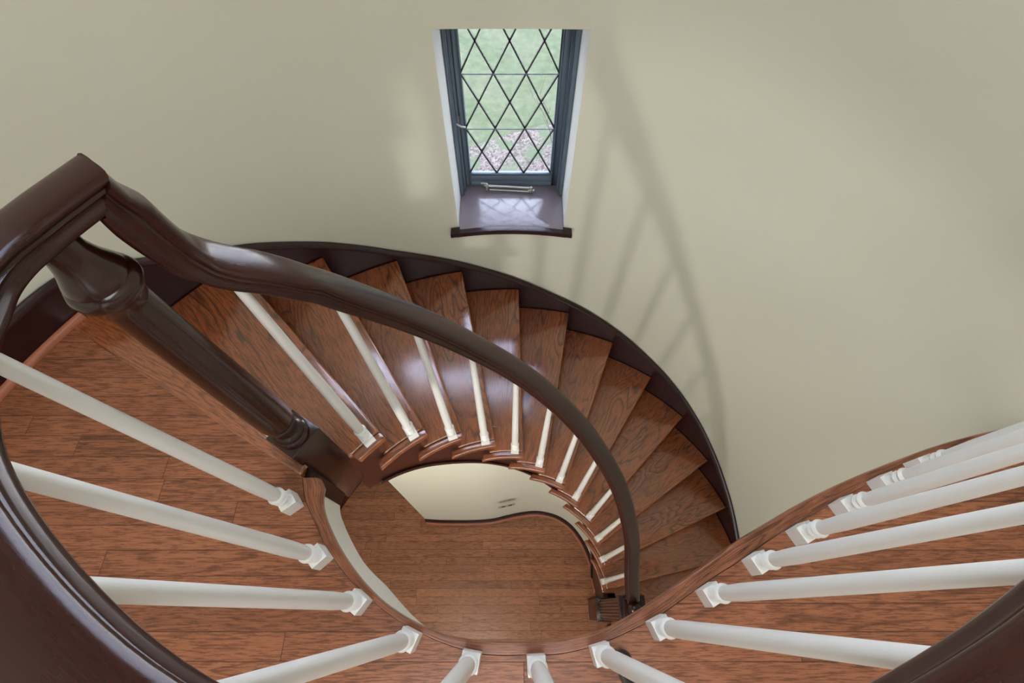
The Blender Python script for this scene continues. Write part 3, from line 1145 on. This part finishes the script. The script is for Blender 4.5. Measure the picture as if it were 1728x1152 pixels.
# ------------------------------------------------------------------ outside
GZ = -3.1
gm_, t, b = nt('lawn_grass')
tc = N(t, 'ShaderNodeTexCoord')
n1 = N(t, 'ShaderNodeTexNoise'); n1.inputs['Scale'].default_value = 10; n1.inputs['Detail'].default_value = 6; n1.inputs['Roughness'].default_value = .7
n2 = N(t, 'ShaderNodeTexNoise'); n2.inputs['Scale'].default_value = 1.4; n2.inputs['Detail'].default_value = 3
t.links.new(tc.outputs['Object'], n1.inputs['Vector']); t.links.new(tc.outputs['Object'], n2.inputs['Vector'])
c1 = ramp(t, n1.outputs['Fac'], [(0.35, (.020, .036, .010)), (0.65, (.086, .098, .046))])
c2 = ramp(t, n2.outputs['Fac'], [(0.35, (.034, .052, .016)), (0.7, (.084, .086, .050))])
t.links.new(mixc(t, .5, c1, c2), b.inputs['Base Color']); b.inputs['Roughness'].default_value = .9
M['grass'] = gm_
gm_, t, b = nt('mulch')
tc = N(t, 'ShaderNodeTexCoord')
n1 = N(t, 'ShaderNodeTexVoronoi'); n1.inputs['Scale'].default_value = 48
n2 = N(t, 'ShaderNodeTexNoise'); n2.inputs['Scale'].default_value = 3.5; n2.inputs['Detail'].default_value = 5
t.links.new(tc.outputs['Object'], n1.inputs['Vector']); t.links.new(tc.outputs['Object'], n2.inputs['Vector'])
rgb2bw = N(t, 'ShaderNodeRGBToBW'); t.links.new(n1.outputs['Color'], rgb2bw.inputs[0])
c1 = ramp(t, rgb2bw.outputs[0], [(0.2, (.030, .021, .017)), (0.8, (.125, .102, .088))])
c2 = ramp(t, n2.outputs['Fac'], [(0.48, (0, 0, 0)), (0.60, (1, 1, 1))])
t.links.new(mixc(t, c2, c1, (.048, .066, .030)), b.inputs['Base Color']); b.inputs['Roughness'].default_value = .95
M['mulch'] = gm_
v, f = slab([(-14, 1.95), (14, 1.95), (14, 26), (-14, 26)], GZ - .1, GZ)
tag(link('lawn', v, f, M['grass']), 'green lawn seen through the leaded window', 'lawn', None, 'stuff')
mb = [(-6, 1.96)] + [(x, yy) for x, yy in ((-6, 4.6), (-3, 4.7), (-1.6, 4.75), (-.9, 4.95), (-.4, 5.2), (0.1, 5.42), (.6, 5.6), (1.4, 5.75), (3, 5.6), (6, 5.4))] + [(6, 1.96)]
mbz = [(p.x, p.y) for p in catmull([(x, y, 0) for x, y in mb[1:-1]], 5)]
v, f = slab([mb[0]] + mbz + [mb[-1]], GZ + .0003, GZ + .03)
tag(link('mulch_bed', v, f, M['mulch'], bevel=.01), 'pinkish brown mulch bed with green weeds outside the window', 'flower bed', None, 'stuff')
# thin bare shrub at the right of the bed
M['twig'] = plain('twig_bark', (.06, .04, .035), .8)
M['leaf'] = plain('young_leaf', (.07, .09, .04), .7, noise=.2)
shr = empty('shrub', (.62, 5.0, GZ + .03), 'sparse twiggy shrub with few leaves in the mulch bed outside', 'shrub')
tw, lf = [], []
rs = random.Random(3)
for i in range(9):
    a = rs.uniform(0, 2 * PI)
    p = Vector((.62 + .05 * math.cos(a), 5.0 + .05 * math.sin(a), GZ + .031))
    d = Vector((math.cos(a) * .35, math.sin(a) * .35, 1)).normalized()
    pts = [p]
    for s in range(6):
        d = (d + Vector((rs.uniform(-.25, .25), rs.uniform(-.25, .25), .05))).normalized()
        p = p + d * .14
        pts.append(p)
        if s > 1:
            e = (d + Vector((rs.uniform(-1, 1), rs.uniform(-1, 1), .1))).normalized()
            tw.append(tube([p, p + e * .09, p + e * .17 + Vector((0, 0, .03))], .003, .0015, 5))
            for q in (.09, .13, .17):
                c = p + e * q
                w = Vector((rs.uniform(-1, 1), rs.uniform(-1, 1), rs.uniform(-.3, .6))).normalized() * .022
                w2 = w.cross(Vector((0, 0, 1))).normalized() * .009
                lf.append(([c, c + w * .5 + w2, c + w, c + w * .5 - w2, c + w * .5 + Vector((0, 0, .003))], [[0, 1, 4], [1, 2, 4], [2, 3, 4], [3, 0, 4]]))
    tw.append(tube(pts, .006, .002, 6))
link('twigs', *merge(*tw), M['twig'], shr, (.62, 5.0, GZ), smooth=True)
link('foliage', *merge(*lf), M['leaf'], shr, (.62, 5.0, GZ))

# ------------------------------------------------------------------ camera tripod leg standing on the landing
M['rubber'] = plain('black_rubber', hexl(26, 28, 34), 0.35, spec=.6)
M['carbon'] = plain('black_leg_metal', hexl(20, 20, 24), 0.3, spec=.6)
tx, ty = site(1048, 1113, 0)
tl = empty('tripod_leg', (tx, ty, 0), 'black tripod leg with a rubber foot standing behind a baluster', 'tripod leg')
ax = Vector((-.06, -.17, .60)).normalized()
b0 = Vector((tx, ty, .022))
sph = [(r_ * 1.6, z_ * 1.5 + .0001) for r_, z_ in [(.0005, .0002), (.007, .0012), (.0115, .005), (.0135, .010), (.0125, .017), (.0085, .023), (.007, .026)]]
v, f = lathe(sph, tx, ty, 24)
link('rubber_foot', v, f, M['rubber'], tl, (tx, ty, 0), smooth=True)
link('leg_tube', *merge(tube([b0 + ax * .008, b0 + ax * .04], .010, .010, 16), tube([b0 + ax * .038, b0 + ax * .07], .018, .018, 20), tube([b0 + ax * .07, b0 + ax * .34], .0145, .0145, 20),
                        tube([b0 + ax * .34, b0 + ax * .38], .020, .020, 20), tube([b0 + ax * .38, b0 + ax * .60], .0175, .0175, 20)),
     M['carbon'], tl, (tx, ty, 0), smooth=True, auto=math.radians(40))

# ------------------------------------------------------------------ camera
cam = bpy.data.cameras.new('camera')
cam.sensor_width = 36.0
cam.lens = F_PX / 1728 * 36
cam.clip_start = .01
co = bpy.data.objects.new('camera', cam)
C.objects.link(co)
co.location = (0, 0, CAM_Z)
co.rotation_euler = (TILT, 0, 0)
bpy.context.scene.camera = co

# ------------------------------------------------------------------ light
w = bpy.data.worlds.new('World')
bpy.context.scene.world = w
w.use_nodes = True
bg = w.node_tree.nodes['Background']
t = w.node_tree
tc = N(t, 'ShaderNodeTexCoord')
sp_ = N(t, 'ShaderNodeSeparateXYZ')
t.links.new(tc.outputs['Generated'], sp_.inputs[0])
cc = ramp(t, sp_.outputs[2], [(0.0, (.95, .97, 1.0)), (0.35, (.76, .84, 1.0)), (1.0, (.60, .70, 1.0))])
t.links.new(cc, bg.inputs['Color'])
bg.inputs['Strength'].default_value = 7.0


def area(name, loc, size, power, col, rot=(0, 0, 0), sy=None):
    l = bpy.data.lights.new(name, 'AREA')
    l.energy = power
    l.color = col
    l.size = size
    if sy:
        l.shape = 'RECTANGLE'
        l.size_y = sy
    o = bpy.data.objects.new(name, l)
    o.location = loc
    o.rotation_euler = rot
    C.objects.link(o)
    return o


def point(name, loc, r, power, col):
    l = bpy.data.lights.new(name, 'POINT')
    l.energy = power
    l.color = col
    l.shadow_soft_size = r
    o = bpy.data.objects.new(name, l)
    o.location = loc
    C.objects.link(o)
    return o


# lamp hung below the landing in the lower hall: throws the rail's shadow on the round wall
point('hall_lamp', (-.43, -.53, -.5), .045, 20, (1.0, .96, .90))
# unseen lights added to stand in for upstairs daylight and a ceiling light
area('landing_top_fill', (0.0, -1.2, 3.0), 1.6, 36, (.96, .98, 1.0))
area('landing_back_fill', (-.3, -3.1, 1.35), 1.6, 5, (.85, .92, 1.0), (math.radians(90), 0, 0), 1.4)

area('lower_hall_fill', (.2, -3.1, -1.5), 1.5, 16, (.88, .94, 1.0), (math.radians(90), 0, 0), 1.6)  # unseen fill light, added to lift the darker right-hand wall

sc = bpy.context.scene
sc.view_settings.view_transform = 'Standard'
sc.view_settings.look = 'None'
sc.view_settings.gamma = 1.0
sc.view_settings.exposure = 0.48
